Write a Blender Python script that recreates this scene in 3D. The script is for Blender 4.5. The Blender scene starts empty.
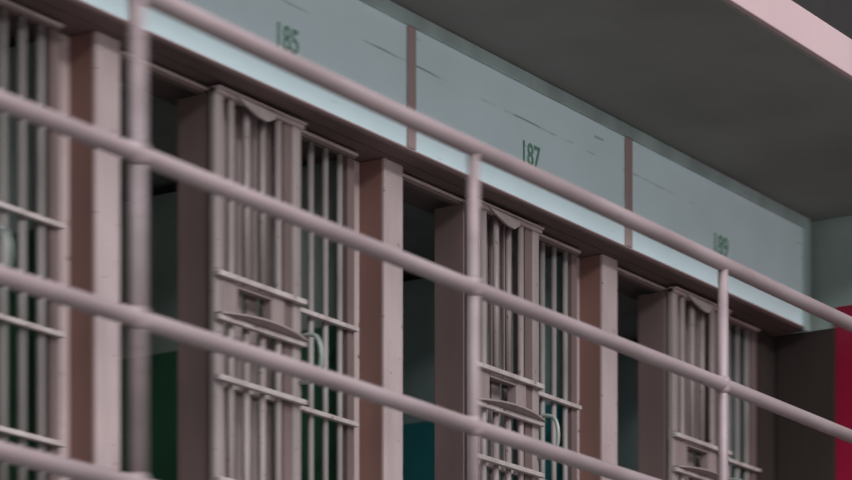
import bpy, bmesh, math, random
from mathutils import Vector, Matrix
random.seed(7)
SC = bpy.context.scene
COL = SC.collection
EYE = 1.6
def Z(h): return EYE + h            # heights below are measured from the eye level of the visitor

# ------------------------------------------------------------------ materials
def paint(name, base, dark=None, rough=.55, scale=6.0, amount=.5, stretch=(1, 1, .25), bump=.15, spec=.35,
          chips=None, chip_amt=.0):
    m = bpy.data.materials.new(name); m.use_nodes = True
    nt = m.node_tree; N = nt.nodes; L = nt.links
    b = N['Principled BSDF']
    b.inputs['Roughness'].default_value = rough
    b.inputs['Specular IOR Level'].default_value = spec
    if dark is None: dark = tuple(c*.72 for c in base)
    tc = N.new('ShaderNodeTexCoord'); mp = N.new('ShaderNodeMapping'); mp.inputs['Scale'].default_value = stretch
    L.new(tc.outputs['Object'], mp.inputs['Vector'])
    no = N.new('ShaderNodeTexNoise'); no.inputs['Scale'].default_value = scale; no.inputs['Detail'].default_value = 6
    L.new(mp.outputs[0], no.inputs['Vector'])
    cr = N.new('ShaderNodeValToRGB')
    cr.color_ramp.elements[0].position = .35; cr.color_ramp.elements[0].color = (*dark, 1)
    cr.color_ramp.elements[1].position = .35 + .5*amount; cr.color_ramp.elements[1].color = (*base, 1)
    L.new(no.outputs['Fac'], cr.inputs[0])
    out = cr.outputs[0]
    if chips:
        n2 = N.new('ShaderNodeTexNoise'); n2.inputs['Scale'].default_value = 38; n2.inputs['Detail'].default_value = 3
        L.new(tc.outputs['Object'], n2.inputs['Vector'])
        r2 = N.new('ShaderNodeValToRGB'); r2.color_ramp.elements[0].position = .69 - chip_amt; r2.color_ramp.elements[1].position = .72 - chip_amt
        L.new(n2.outputs['Fac'], r2.inputs[0])
        mx = N.new('ShaderNodeMix'); mx.data_type = 'RGBA'
        L.new(r2.outputs[0], mx.inputs['Factor']); L.new(out, mx.inputs['A']); mx.inputs['B'].default_value = (*chips, 1)
        out = mx.outputs['Result']
    L.new(out, b.inputs['Base Color'])
    bp = N.new('ShaderNodeBump'); bp.inputs['Strength'].default_value = bump; bp.inputs['Distance'].default_value = .004
    n3 = N.new('ShaderNodeTexNoise'); n3.inputs['Scale'].default_value = 60; n3.inputs['Detail'].default_value = 4
    L.new(tc.outputs['Object'], n3.inputs['Vector']); L.new(n3.outputs['Fac'], bp.inputs['Height']); L.new(bp.outputs[0], b.inputs['Normal'])
    return m

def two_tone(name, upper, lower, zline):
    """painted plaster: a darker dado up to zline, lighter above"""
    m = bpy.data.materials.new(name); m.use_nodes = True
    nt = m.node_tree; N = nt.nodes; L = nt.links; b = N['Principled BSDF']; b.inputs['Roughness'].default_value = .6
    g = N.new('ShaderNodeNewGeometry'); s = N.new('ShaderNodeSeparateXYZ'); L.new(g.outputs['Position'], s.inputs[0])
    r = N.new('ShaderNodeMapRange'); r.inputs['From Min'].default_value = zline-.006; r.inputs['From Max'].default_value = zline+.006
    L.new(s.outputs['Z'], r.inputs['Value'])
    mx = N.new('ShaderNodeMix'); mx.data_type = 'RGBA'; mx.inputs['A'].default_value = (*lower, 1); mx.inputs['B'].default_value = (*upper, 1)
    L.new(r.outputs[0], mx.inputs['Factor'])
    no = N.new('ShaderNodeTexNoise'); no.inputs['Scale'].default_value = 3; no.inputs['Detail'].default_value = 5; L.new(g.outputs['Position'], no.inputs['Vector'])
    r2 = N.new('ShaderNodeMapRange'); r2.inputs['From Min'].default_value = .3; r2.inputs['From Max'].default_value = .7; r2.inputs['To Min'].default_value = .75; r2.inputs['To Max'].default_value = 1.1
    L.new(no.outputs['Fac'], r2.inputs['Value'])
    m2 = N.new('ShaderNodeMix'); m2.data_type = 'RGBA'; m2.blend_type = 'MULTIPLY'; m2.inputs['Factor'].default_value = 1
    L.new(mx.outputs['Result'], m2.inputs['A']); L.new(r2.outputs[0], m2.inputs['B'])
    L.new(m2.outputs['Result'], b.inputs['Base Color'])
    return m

def fascia_mat():
    m = paint('pale_blue_green_plaster', (.78, .92, .96), (.72, .855, .89), rough=.7, scale=2.2, amount=.6, stretch=(1, 1, 1.6), bump=.3, spec=.2)
    nt = m.node_tree; N = nt.nodes; L = nt.links; b = N['Principled BSDF']
    src = b.inputs['Base Color'].links[0].from_socket
    g = N.new('ShaderNodeNewGeometry'); s = N.new('ShaderNodeSeparateXYZ'); L.new(g.outputs['Position'], s.inputs[0])
    # intermittent horizontal hairline joint in the plaster, slightly wavy
    nw = N.new('ShaderNodeTexNoise'); nw.inputs['Scale'].default_value = 2.5; L.new(g.outputs['Position'], nw.inputs['Vector'])
    wv = N.new('ShaderNodeMath'); wv.operation = 'MULTIPLY_ADD'; wv.inputs[1].default_value = .014; L.new(nw.outputs['Fac'], wv.inputs[0]); L.new(s.outputs['Z'], wv.inputs[2])
    d = N.new('ShaderNodeMath'); d.operation = 'SUBTRACT'; L.new(wv.outputs[0], d.inputs[0]); d.inputs[1].default_value = Z(3.785)+.007
    a = N.new('ShaderNodeMath'); a.operation = 'ABSOLUTE'; L.new(d.outputs[0], a.inputs[0])
    r = N.new('ShaderNodeMapRange'); r.inputs['From Min'].default_value = .002; r.inputs['From Max'].default_value = .006; r.inputs['To Min'].default_value = 1; r.inputs['To Max'].default_value = 0
    L.new(a.outputs[0], r.inputs['Value'])
    n2 = N.new('ShaderNodeTexNoise'); n2.inputs['Scale'].default_value = 3.2; n2.inputs['Detail'].default_value = 3; L.new(g.outputs['Position'], n2.inputs['Vector'])
    r2 = N.new('ShaderNodeMapRange'); r2.inputs['From Min'].default_value = .48; r2.inputs['From Max'].default_value = .6; L.new(n2.outputs['Fac'], r2.inputs['Value'])
    mu = N.new('ShaderNodeMath'); mu.operation = 'MULTIPLY'; L.new(r.outputs[0], mu.inputs[0]); L.new(r2.outputs[0], mu.inputs[1])
    mu2 = N.new('ShaderNodeMath'); mu2.operation = 'MULTIPLY'; L.new(mu.outputs[0], mu2.inputs[0]); mu2.inputs[1].default_value = .6
    # small dark nicks stretched along the wall
    mp = N.new('ShaderNodeMapping'); mp.inputs['Scale'].default_value = (3, 1, 22); L.new(g.outputs['Position'], mp.inputs['Vector'])
    n3 = N.new('ShaderNodeTexNoise'); n3.inputs['Scale'].default_value = 1.7; n3.inputs['Detail'].default_value = 5; L.new(mp.outputs[0], n3.inputs['Vector'])
    r3 = N.new('ShaderNodeMapRange'); r3.inputs['From Min'].default_value = .70; r3.inputs['From Max'].default_value = .76; r3.inputs['To Max'].default_value = .5; L.new(n3.outputs['Fac'], r3.inputs['Value'])
    mxm = N.new('ShaderNodeMath'); mxm.operation = 'MAXIMUM'; L.new(mu2.outputs[0], mxm.inputs[0]); L.new(r3.outputs[0], mxm.inputs[1])
    mx = N.new('ShaderNodeMix'); mx.data_type = 'RGBA'; L.new(mxm.outputs[0], mx.inputs['Factor']); L.new(src, mx.inputs['A']); mx.inputs['B'].default_value = (.10, .12, .12, 1)
    L.new(mx.outputs['Result'], b.inputs['Base Color'])
    return m

M = {
 'fascia': fascia_mat(),
 'trimgreen': paint('grey_green_trim_paint', (.42, .50, .49), rough=.6),
 'strip': paint('pink_brown_strip_paint', (.46, .33, .32), (.38, .27, .26), rough=.6, scale=5),
 'farwall': paint('dark_far_wall', (.035, .028, .028), rough=.8),
 'ceil': paint('grey_ceiling_paint', (.24, .24, .222), (.20, .20, .185), rough=.9, scale=1.5, stretch=(1, 1, 1), bump=.1, spec=.1),
 'pink': paint('dusty_pink_paint', (.49, .375, .375), (.40, .30, .295), rough=.5, scale=9, chips=(.20, .12, .10), chip_amt=.0),
 'pinkrail': paint('worn_pink_rail_paint', (.31, .232, .24), (.24, .175, .18), rough=.42, scale=7, stretch=(.3, 1, 1), chips=(.17, .12, .12), chip_amt=.005, spec=.5),
 'pinkcurb': paint('pink_slab_edge_paint', (.50, .35, .355), (.45, .31, .315), rough=.6, scale=3),
 'bar': paint('greyish_pink_bar_paint', (.345, .275, .268), (.26, .205, .20), rough=.45, scale=12, chips=(.15, .11, .10), chip_amt=.01),
 'gbar': paint('grey_bar_paint', (.30, .26, .25), (.23, .20, .19), rough=.45, scale=12),
 'brownbar': paint('pink_brown_flat_bar_paint', (.31, .235, .23), (.24, .18, .175), rough=.5, scale=12),
 'cross': paint('pale_crossbar_paint', (.52, .44, .43), (.40, .32, .30), rough=.45, scale=14, chips=(.20, .13, .11), chip_amt=.02),
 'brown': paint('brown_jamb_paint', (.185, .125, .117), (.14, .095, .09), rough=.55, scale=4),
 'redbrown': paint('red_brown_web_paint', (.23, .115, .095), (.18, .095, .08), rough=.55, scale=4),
 'soffit': paint('darker_brown_lintel', (.155, .10, .095), (.11, .072, .068), rough=.7, scale=4, stretch=(.4, 1, 1)),  # darker brown than the pink parts
 'endbrown': paint('brown_end_paint_and_shade', (.045, .032, .029), (.032, .024, .021), rough=.9, scale=2, spec=.1),
 'dark': paint('gap_shade', (.02, .017, .016), rough=.9),
 'steel': paint('pale_green_worn_steel', (.34, .37, .34), (.22, .25, .23), rough=.35, scale=20, spec=.6),
 'red': paint('deep_red_paint', (.27, .005, .032), (.22, .003, .024), rough=.45, scale=3),
 'green': paint('green_stencil_paint', (.16, .34, .24), (.34, .50, .44), rough=.7, scale=45, amount=.25, stretch=(1, 1, 1), bump=0),
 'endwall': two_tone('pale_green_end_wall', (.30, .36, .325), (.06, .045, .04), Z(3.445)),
 'concrete': paint('grey_concrete', (.30, .29, .28), rough=.8, scale=3, stretch=(1, 1, 1)),
 'hall': paint('hall_wall_paint', (.30, .26, .25), rough=.8, scale=1, stretch=(1, 1, 1)),
}
CELLMAT = {
 1: two_tone('cell_paint_green', (.55, .62, .58), (.06, .17, .09), Z(2.80)),
 2: two_tone('cell_paint_dark_green', (.38, .44, .40), (.045, .15, .08), Z(2.80)),
 3: two_tone('cell_paint_teal', (.38, .48, .47), (.03, .24, .26), Z(2.80)),
 4: two_tone('cell_paint_grey_teal', (.36, .45, .45), (.13, .21, .21), Z(2.80)),
}

# ------------------------------------------------------------------ mesh helpers
def add_box(bm, x0, x1, y0, y1, z0, z1, mat=0):
    r = bmesh.ops.create_cube(bm, size=1)
    bmesh.ops.transform(bm, verts=r['verts'], matrix=Matrix.Translation(((x0+x1)/2, (y0+y1)/2, (z0+z1)/2)) @ Matrix.Diagonal((x1-x0, y1-y0, z1-z0, 1)))
    for v in r['verts']:
        for f in v.link_faces: f.material_index = mat
    return r['verts']

def add_tube(bm, pts, rad, seg=14, caps=True):
    """swept round tube through a list of points"""
    pts = [Vector(p) for p in pts]; rings = []
    up0 = None
    for i, p in enumerate(pts):
        if i == 0: t = pts[1]-p
        elif i == len(pts)-1: t = p-pts[i-1]
        else: t = (pts[i+1]-p).normalized() + (p-pts[i-1]).normalized()
        t.normalize()
        if up0 is None: up0 = Vector((0, 0, 1)) if abs(t.z) < .9 else Vector((1, 0, 0))
        a = t.cross(up0).normalized(); b = t.cross(a).normalized(); up0 = -b if (-b).dot(up0) > 0 else b
        r = rad[i] if isinstance(rad, (list, tuple)) else rad
        rings.append([bm.verts.new(p + a*r*math.cos(2*math.pi*k/seg) + up0*r*math.sin(2*math.pi*k/seg)) for k in range(seg)])
    for A, B in zip(rings, rings[1:]):
        for k in range(seg):
            f = bm.faces.new((A[k], A[(k+1) % seg], B[(k+1) % seg], B[k])); f.smooth = True
    if caps:
        bm.faces.new(rings[0][::-1]); bm.faces.new(rings[-1])

def obj(name, bm, mats, parent=None, bevel=0, kind=None):
    bmesh.ops.recalc_face_normals(bm, faces=bm.faces[:])
    me = bpy.data.meshes.new(name); bm.to_mesh(me); bm.free()
    if not isinstance(mats, (list, tuple)): mats = [mats]
    for m in mats: me.materials.append(m)
    o = bpy.data.objects.new(name, me); COL.objects.link(o)
    if parent: o.parent = parent
    if bevel:
        b = o.modifiers.new('bevel', 'BEVEL'); b.width = bevel; b.segments = 2; b.limit_method = 'ANGLE'
    if kind: o['kind'] = kind
    return o

def box(name, x0, x1, y0, y1, z0, z1, mat, parent=None, bevel=0, kind=None):
    bm = bmesh.new(); add_box(bm, x0, x1, y0, y1, z0, z1)
    return obj(name, bm, mat, parent, bevel, kind)

def thing(name, label, cat, loc=(0, 0, 0), group=None):
    o = bpy.data.objects.new(name, None); COL.objects.link(o); o.location = loc; o.empty_display_size = .1
    o['label'] = label; o['category'] = cat; o['kind'] = 'thing'
    if group: o['group'] = group
    return o

def copy_tree(o, parent=None):
    c = o.copy(); COL.objects.link(c)
    if parent: c.parent = parent
    for ch in [q for q in ALLOBJ() if q.parent == o]: copy_tree(ch, c)
    return c
def ALLOBJ(): return list(bpy.data.objects)

# ------------------------------------------------------------------ measures (metres)
PITCH = 1.695
X3 = 9.78                                    # left edge of cell 187's opening
CX = {k: X3 + PITCH*(k-3) for k in (0, 1, 2, 3, 4, 5)}
YF = 6.40                                    # face of the plaster band
CX[1] -= .05; CX[0] -= .05
YR = 5.34                                    # railing line / slab edge
FL = Z(1.35)                                 # gallery floor
LINT = Z(3.442); CEIL = Z(3.980)
XW0, XEND = 1.5, 13.15

# ------------------------------------------------------------------ setting
box('floor', -10, 22, -8, 9.3, -.2, 0, M['concrete'], kind='structure')
box('floor_gallery', XW0, XEND, YR-.04, 6.66, FL-.16, FL, M['concrete'], kind='structure')
box('wall_lower', XW0, 22, 6.42, 6.60, 0, FL-.16, M['hall'], kind='structure')
box('ceiling', XW0, XEND+.02, YR, YF+.02, CEIL, CEIL+.16, M['ceil'], kind='structure')
box('wall_upper', XW0, XEND-.06, YF, YF+.10, LINT+.012, CEIL, M['fascia'], kind='structure')
# wall of the next tier up, and the end wall that closes the gallery
box('wall_top', XW0, 22, YF+.08, YF+.2, CEIL+.16, Z(7.2), M['farwall'], kind='structure')
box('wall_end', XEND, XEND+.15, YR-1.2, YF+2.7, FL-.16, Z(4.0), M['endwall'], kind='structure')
# trims
box('trim_1', XW0, XEND-.06, YF-.018, YF, CEIL-.055, CEIL-.002, M['trimgreen'], kind='structure', bevel=.004)       # moulding under the slab
box('trim_2', XEND-.105, XEND-.06, YF-.018, YF, LINT-.01, CEIL-.055, M['trimgreen'], kind='structure', bevel=.004)
box('trim_3', XW0, XEND-.06, YF-.006, YF+.012, LINT+.007, LINT+.0118, M['pinkcurb'], kind='structure')                    # thin pink lip
box('trim_4', XW0, XEND-.02, YR-.03, YR, CEIL+.006, CEIL+.158, M['pinkcurb'], kind='structure', bevel=.004)              # slab edge of the next tier
n = 5
for xs in (X3-PITCH*2-.145, X3-PITCH-.145, X3-.145, X3+PITCH-.140):
    if xs < XW0: continue
    box('trim_%d' % n, xs-.027, xs+.027, YF-.012, YF, LINT+.012, CEIL-.056, M['strip'], kind='structure', bevel=.004); n += 1
# lintel underside: front plate, slot with a near-black strip as its shade, rear plate
box('trim_%d' % n, XW0, XEND-.06, YF+.012, YF+.088, LINT-.001, LINT+.012, M['soffit'], kind='structure'); n += 1
box('trim_%d' % n, XW0, XEND, YF+.098, YF+.40, LINT+.001, LINT+.02, M['soffit'], kind='structure'); n += 1
box('trim_%d' % n, XW0, XEND, YF+.088, YF+.098, LINT+.03, LINT+.04, M['dark'], kind='structure'); n += 1

# cells: partitions with two-tone paint, back wall, cell ceiling and floor
YB = 9.0
for k in (1, 2, 3, 4, 5):
    xr = CX[k]
    if k == 5: box('wall_partition', xr-.24, xr-.001, 6.66, YB, FL-.16, LINT, CELLMAT[4], kind='structure')
    else: box('wall_partition', xr-.22, xr-.02, 6.665, YB, FL-.16, LINT, CELLMAT[max(k-1, 1)], kind='structure')
box('wall_back', CX[1]-.2, XEND, YB, YB+.12, FL-.16, LINT, CELLMAT[2], kind='structure')
box('ceiling_cells', CX[1]-.2, XEND, 6.52, YB, LINT+.045, LINT+.1, M['concrete'], kind='structure')
box('floor_cells', CX[1]-.2, XEND, 6.66, YB, FL-.16, FL, M['concrete'], kind='structure')
box('wall_pier', 4.4, CX[1]-.2, 6.60, 6.75, FL, LINT, M['brown'], kind='structure')

# far right blank brown panel after the last cell, shadow put into its colour
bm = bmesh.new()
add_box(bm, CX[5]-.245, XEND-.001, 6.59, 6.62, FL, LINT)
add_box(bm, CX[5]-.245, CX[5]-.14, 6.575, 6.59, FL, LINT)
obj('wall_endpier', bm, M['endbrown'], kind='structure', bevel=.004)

# red door in the end wall with its brown frame
bm = bmesh.new()
add_box(bm, XEND-.03, XEND, YF-.13, YF+.18, FL, Z(3.445))

o = obj('trim_%d' % n, bm, M['endbrown'], kind='structure', bevel=.003); n += 1
d = obj('door_1', (lambda b: (add_box(b, XEND-.022, XEND-.001, YR+.06, YF-.132, FL+.005, Z(3.545)), b)[1])(bmesh.new()), M['red'], kind='structure', bevel=.003)
hb = bmesh.new(); add_tube(hb, [(XEND-.02, YR+.2, FL+1.0), (XEND-.07, YR+.2, FL+1.0), (XEND-.07, YR+.32, FL+1.0)], .009, 10)
obj('door_handle', hb, M['steel'], d)

# ------------------------------------------------------------------ pilasters between the cells
pil_lab = {2: 'dusty pink steel pillar left of the cell numbered 185, red-brown side',
           3: 'dusty pink steel pillar between the cells numbered 185 and 187',
           4: 'dusty pink steel pillar between the cells numbered 187 and 189'}
def make_pillar(k):
    xr = CX[k] - (.05 if k == 2 else 0)
    t = thing('cell_pillar', pil_lab[k], 'pillar', (xr-.135, 6.62, FL), 'pink pillars between the cells')
    z0, z1 = 0, LINT-FL
    def loc(x): return x-(xr-.12)
    bm = bmesh.new(); add_box(bm, loc(xr-.238), loc(xr-.128), .018, .032, z0, z1); obj('flange', bm, M['pink'], t, .003)
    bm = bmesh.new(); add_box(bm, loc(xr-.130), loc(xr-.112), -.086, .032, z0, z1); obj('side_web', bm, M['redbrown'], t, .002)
    bm = bmesh.new(); add_box(bm, loc(xr-.130), loc(xr), -.100, -.086, z0, z1); add_box(bm, loc(xr-.014), loc(xr), -.087, .032, z0, z1)
    obj('face_plate', bm, M['pink'], t, .003)
    return t
for k in (2, 3, 4): make_pillar(k)

# ------------------------------------------------------------------ fixed barred grille
ZC = [Z(2.755), Z(2.388), Z(2.02), Z(1.66)]
def tpl_grille():
    t = thing('barred_grille', '', 'cell grille', (0, 6.59, FL), 'fixed barred grilles of the cells')
    H = LINT-FL
    bm = bmesh.new()                                             # header / track across the whole cell
    add_box(bm, -.013, 1.425, -.022, .01, H-.030, H-.002)
    obj('header_track', bm, M['brown'], t, .002)
    bm = bmesh.new(); add_box(bm, -.010, 1.425, -.034, -.022, H-.022, H-.010)
    obj('track_lip', bm, M['pink'], t, .002)
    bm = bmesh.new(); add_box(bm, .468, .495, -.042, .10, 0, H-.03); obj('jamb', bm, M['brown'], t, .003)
    x = 1.345
    while x > .53:
        b = bmesh.new()
        if x < 1.02: add_box(b, x-.034, x+.034, -.006, .006, .04, H-.03)      # flat bars behind the parked door
        else: add_tube(b, [(x, 0, 0), (x, 0, H-.03)], .0125, 12)
        obj('bar', b, M['brownbar'] if x < 1.02 else M['gbar'], t); x -= .095
    b = bmesh.new(); add_box(b, 1.385, 1.430, -.012, .012, 0, H-.03); obj('stile', b, M['brown'], t, .002)
    for z in ZC:
        b = bmesh.new(); add_box(b, .50, 1.432, -.034, -.010, z-FL-.009, z-FL+.009); obj('crossbar', b, M['cross'], t, .003)
    b = bmesh.new(); add_box(b, .50, 1.45, -.015, .015, .005, .05); obj('sill', b, M['brown'], t, .002)
    return t

# ------------------------------------------------------------------ sliding barred door
def tpl_door():
    t = thing('sliding_barred_gate', '', 'cell door', (0, 6.52, FL+.01), 'sliding barred doors of the cells')
    f = FL+.01; H = Z(3.424)-f
    b = bmesh.new(); add_box(b, 0, .048, -.012, .014, 0, H); obj('stile', b, M['bar'], t, .003)
    b = bmesh.new(); add_box(b, .425, .475, -.006, .014, 0, H); obj('stile', b, M['brown'], t, .002)
    b = bmesh.new(); add_box(b, .475, .525, -.012, .014, 0, H); obj('stile', b, M['bar'], t, .003)
    b = bmesh.new(); add_box(b, 0, .54, -.020, .012, H-.020, H+.004); add_box(b, 0, .54, -.030, -.020, H-.006, H+.004); obj('top_rail', b, M['pink'], t, .003)
    zt, zs = Z(2.757)-f, Z(2.60)-f
    for x in (.105, .2, .297, .395):
        b = bmesh.new()
        if x in (.2, .297):                                       # bars interrupted by the pass-through
            add_tube(b, [(x, 0, zt), (x, 0, H-.01)], .0135, 14); add_tube(b, [(x, 0, .03), (x, 0, zs)], .0135, 14)
        else: add_tube(b, [(x, 0, .03), (x, 0, H-.01)], .0135, 14)
        obj('bar', b, M['bar'], t)
    for z in (2.757, 2.600, 2.385, 2.02, 1.66):
        b = bmesh.new(); add_box(b, -.004, .530, -.038, -.014, Z(z)-f-.010, Z(z)-f+.010); obj('crossbar', b, M['cross'], t, .003)
    b = bmesh.new(); add_box(b, 0, .525, -.02, .02, .0, .035); obj('bottom_rail', b, M['brown'], t, .003)
    # pass-through: surround, flanking plates and the projecting shelf with its bowed lip
    s = bmesh.new()
    add_box(s, .030, .125, -.016, -.006, zs, zt-.01); add_box(s, .345, .415, -.016, -.006, zs, zt-.01)
    add_box(s, .125, .345, -.014, .012, zt-.028, zt-.012); add_box(s, .122, .132, -.014, .03, zs, zt-.01); add_box(s, .338, .348, -.014, .03, zs, zt-.01)
    sl = obj('food_slot', s, M['brownbar'], t, .002)
    b = bmesh.new(); nn = 14; V = []
    for i in range(nn+1):
        u = i/nn; x = .0+.53*u; dep = .030+.034*math.sin(math.pi*min(1, u*1.02))**.8; zz = .012*math.sin(math.pi*u)
        V.append([b.verts.new((x, y, z)) for y, z in ((-.008, zs+.018), (-.012-dep, zs+.018+zz), (-.013-dep, zs+.010+zz), (-.008, zs+.004))])
    for A, B in zip(V, V[1:]):
        for j in range(4): b.faces.new((A[j], A[(j+1) % 4], B[(j+1) % 4], B[j]))
    b.faces.new(V[0][::-1]); b.faces.new(V[-1]); obj('slot_shelf', b, M['brownbar'], sl)
    # hanger bracket: folded wedge below the top rail
    b = bmesh.new()
    P = [(.10, H-.004), (.34, H-.010), (.325, H-.040), (.255, H-.072), (.205, H-.066), (.15, H-.035)]
    fr = [b.verts.new((x, -.030-.03*max(0, (H-z-.01)/.06), z)) for x, z in P]; bk = [b.verts.new((x, -.016-.03*max(0, (H-z-.01)/.06), z)) for x, z in P]
    b.faces.new(fr); b.faces.new(bk[::-1])
    for j in range(6): b.faces.new((fr[j], fr[(j+1) % 6], bk[(j+1) % 6], bk[j]))
    obj('hanger_bracket', b, M['bar'], t, .003)
    # D shaped pull handle standing out from the closing stile
    zc = Z(2.545)-f; pts = [(.515, -.012, zc+.085), (.515, -.055, zc+.088)]
    for i in range(1, 8):
        a = math.pi/2 - math.pi*i/8; pts.append((.515, -.070-.042*math.cos(a), zc+.086*math.sin(a)))
    pts += [(.515, -.055, zc-.088), (.515, -.012, zc-.085)]
    b = bmesh.new(); add_tube(b, pts, .0085, 10); obj('pull_handle', b, M['steel'], t)
    return t

g0 = tpl_grille(); d0 = tpl_door()
names = {1: 'cell at the far left edge', 2: 'cell numbered 185', 3: 'cell numbered 187', 4: 'cell numbered 189'}
OFF = {1: .465, 2: .455, 3: .470, 4: .468}
for k in (2, 3, 4, 1):
    g = g0 if k == 2 else copy_tree(g0)
    dd = d0 if k == 2 else copy_tree(d0)
    g.location = (CX[k], 6.59, FL); dd.location = (CX[k]+OFF[k], 6.52, FL+.01)
    g['label'] = {1: 'fixed grey-pink barred grille at the left edge, left of the unnumbered pillar',
                  2: 'fixed vertical-barred grille behind the open door under number 185',
                  3: 'fixed vertical-barred grille behind the open door under number 187',
                  4: 'fixed vertical-barred grille behind the open door under number 189'}[k]
    dd['label'] = {1: 'pink sliding barred door of the leftmost cell, before the number 185 cell',
                   2: 'pink sliding barred cell door with food slot, under green number 185',
                   3: 'pink sliding barred cell door with food slot, under green number 187',
                   4: 'pink sliding barred cell door with food slot, under green number 189'}[k]

# ------------------------------------------------------------------ stencilled numbers
for k, txt in ((2, '185'), (3, '187'), (4, '189')):
    cu = bpy.data.curves.new('number_text', 'FONT'); cu.body = txt; cu.size = .128; cu.extrude = .0008; cu.align_x = 'CENTER'; cu.align_y = 'CENTER'; cu.offset = .0022
    to = bpy.data.objects.new('tmp', cu); COL.objects.link(to)
    bpy.context.view_layer.update()
    me = bpy.data.meshes.new_from_object(to.evaluated_get(bpy.context.evaluated_depsgraph_get()))
    bpy.data.objects.remove(to)
    me.name = 'cell_number'; me.materials.clear(); me.materials.append(M['green'])
    o = bpy.data.objects.new('cell_number', me); COL.objects.link(o)
    o.rotation_euler = (math.pi/2, 0, 0); o.scale = (.80, 1, 1)
    o.location = ({2: 8.825, 3: 10.525, 4: 12.195}[k], YF-.0012, Z(3.648))
    o['label'] = 'green stencilled number %s on the pale blue-green band' % txt; o['category'] = 'number'; o['group'] = 'green stencilled cell numbers'

# ------------------------------------------------------------------ railing
rl = thing('guard_railing', 'dusty pink pipe guard railing with four rails along the gallery edge', 'railing', (0, YR, FL))
for h, r in ((2.982, .029), (2.518, .0268), (2.055, .0268), (1.585, .0268)):
    b = bmesh.new(); L = [2.2+.18*i for i in range(int((XEND-.03-2.2)/.18)+1)] + [XEND-.01]
    add_tube(b, [(x, 0, Z(h)-FL+.0025*math.sin(x*1.9+h*3)) for x in L], r, 20); obj('rail', b, M['pinkrail'], rl)
def build_posts(xs):
    for x in xs:
        b = bmesh.new(); add_tube(b, [(x, 0, .0), (x, 0, Z(2.975)-FL)], .0195, 18)
        for h in (2.520, 2.055, 1.585):                             # weld collars
            add_tube(b, [(x, 0, Z(h)-FL-.034), (x, 0, Z(h)-FL-.02), (x, 0, Z(h)-FL+.02), (x, 0, Z(h)-FL+.034)], [.0195, .0278, .0278, .0195], 18)
        add_tube(b, [(x, 0, 0), (x, 0, .012)], .05, 18)
        obj('post', b, M['pinkrail'], rl)
build_posts([3.1, 4.87, 6.646, 8.42, 10.198])

# ------------------------------------------------------------------ lights
def area(name, loc, target, sx, sy, power, color):
    l = bpy.data.lights.new(name, 'AREA'); l.shape = 'RECTANGLE'; l.size = sx; l.size_y = sy; l.energy = power; l.color = color
    o = bpy.data.objects.new(name, l); COL.objects.link(o); o.location = loc
    o.rotation_euler = (Vector(target)-Vector(loc)).to_track_quat('-Z', 'Y').to_euler()
area('skylight', (6, .8, 12), (8, 5.6, 4.5), 10, 4.0, 900, (.92, .96, 1.0))
area('hall_windows', (2.5, -9, 12.3), (8, 6.4, 5.0), 12, 3, 2300, (.93, .98, 1.0))
area('low_fill', (3.0, -9, 5), (8, 6.4, 4.6), 12, 3, 380, (1.0, .96, .94))  # weak low fill light, added to lift the wall's brightness
w = bpy.data.worlds.new('world'); SC.world = w; w.use_nodes = True
w.node_tree.nodes['Background'].inputs[0].default_value = (.80, .86, .95, 1); w.node_tree.nodes['Background'].inputs[1].default_value = .27

# ------------------------------------------------------------------ camera
cam = bpy.data.cameras.new('camera'); co = bpy.data.objects.new('camera', cam); COL.objects.link(co)
F = 3000.0
th = math.atan2(1970, F)
cam.sensor_width = 36; cam.lens = 36*F/852; cam.shift_y = (1045-240)/852
co.location = (0, 0, EYE); co.rotation_euler = (math.pi/2, 0, th-math.pi/2)
cam.dof.use_dof = True; cam.dof.focus_distance = 12.3; cam.dof.aperture_fstop = 6.0; cam.dof.aperture_ratio = 0.12
cam.clip_end = 200
SC.camera = co
SC.view_settings.view_transform = 'Standard'
SC.view_settings.look = 'None'
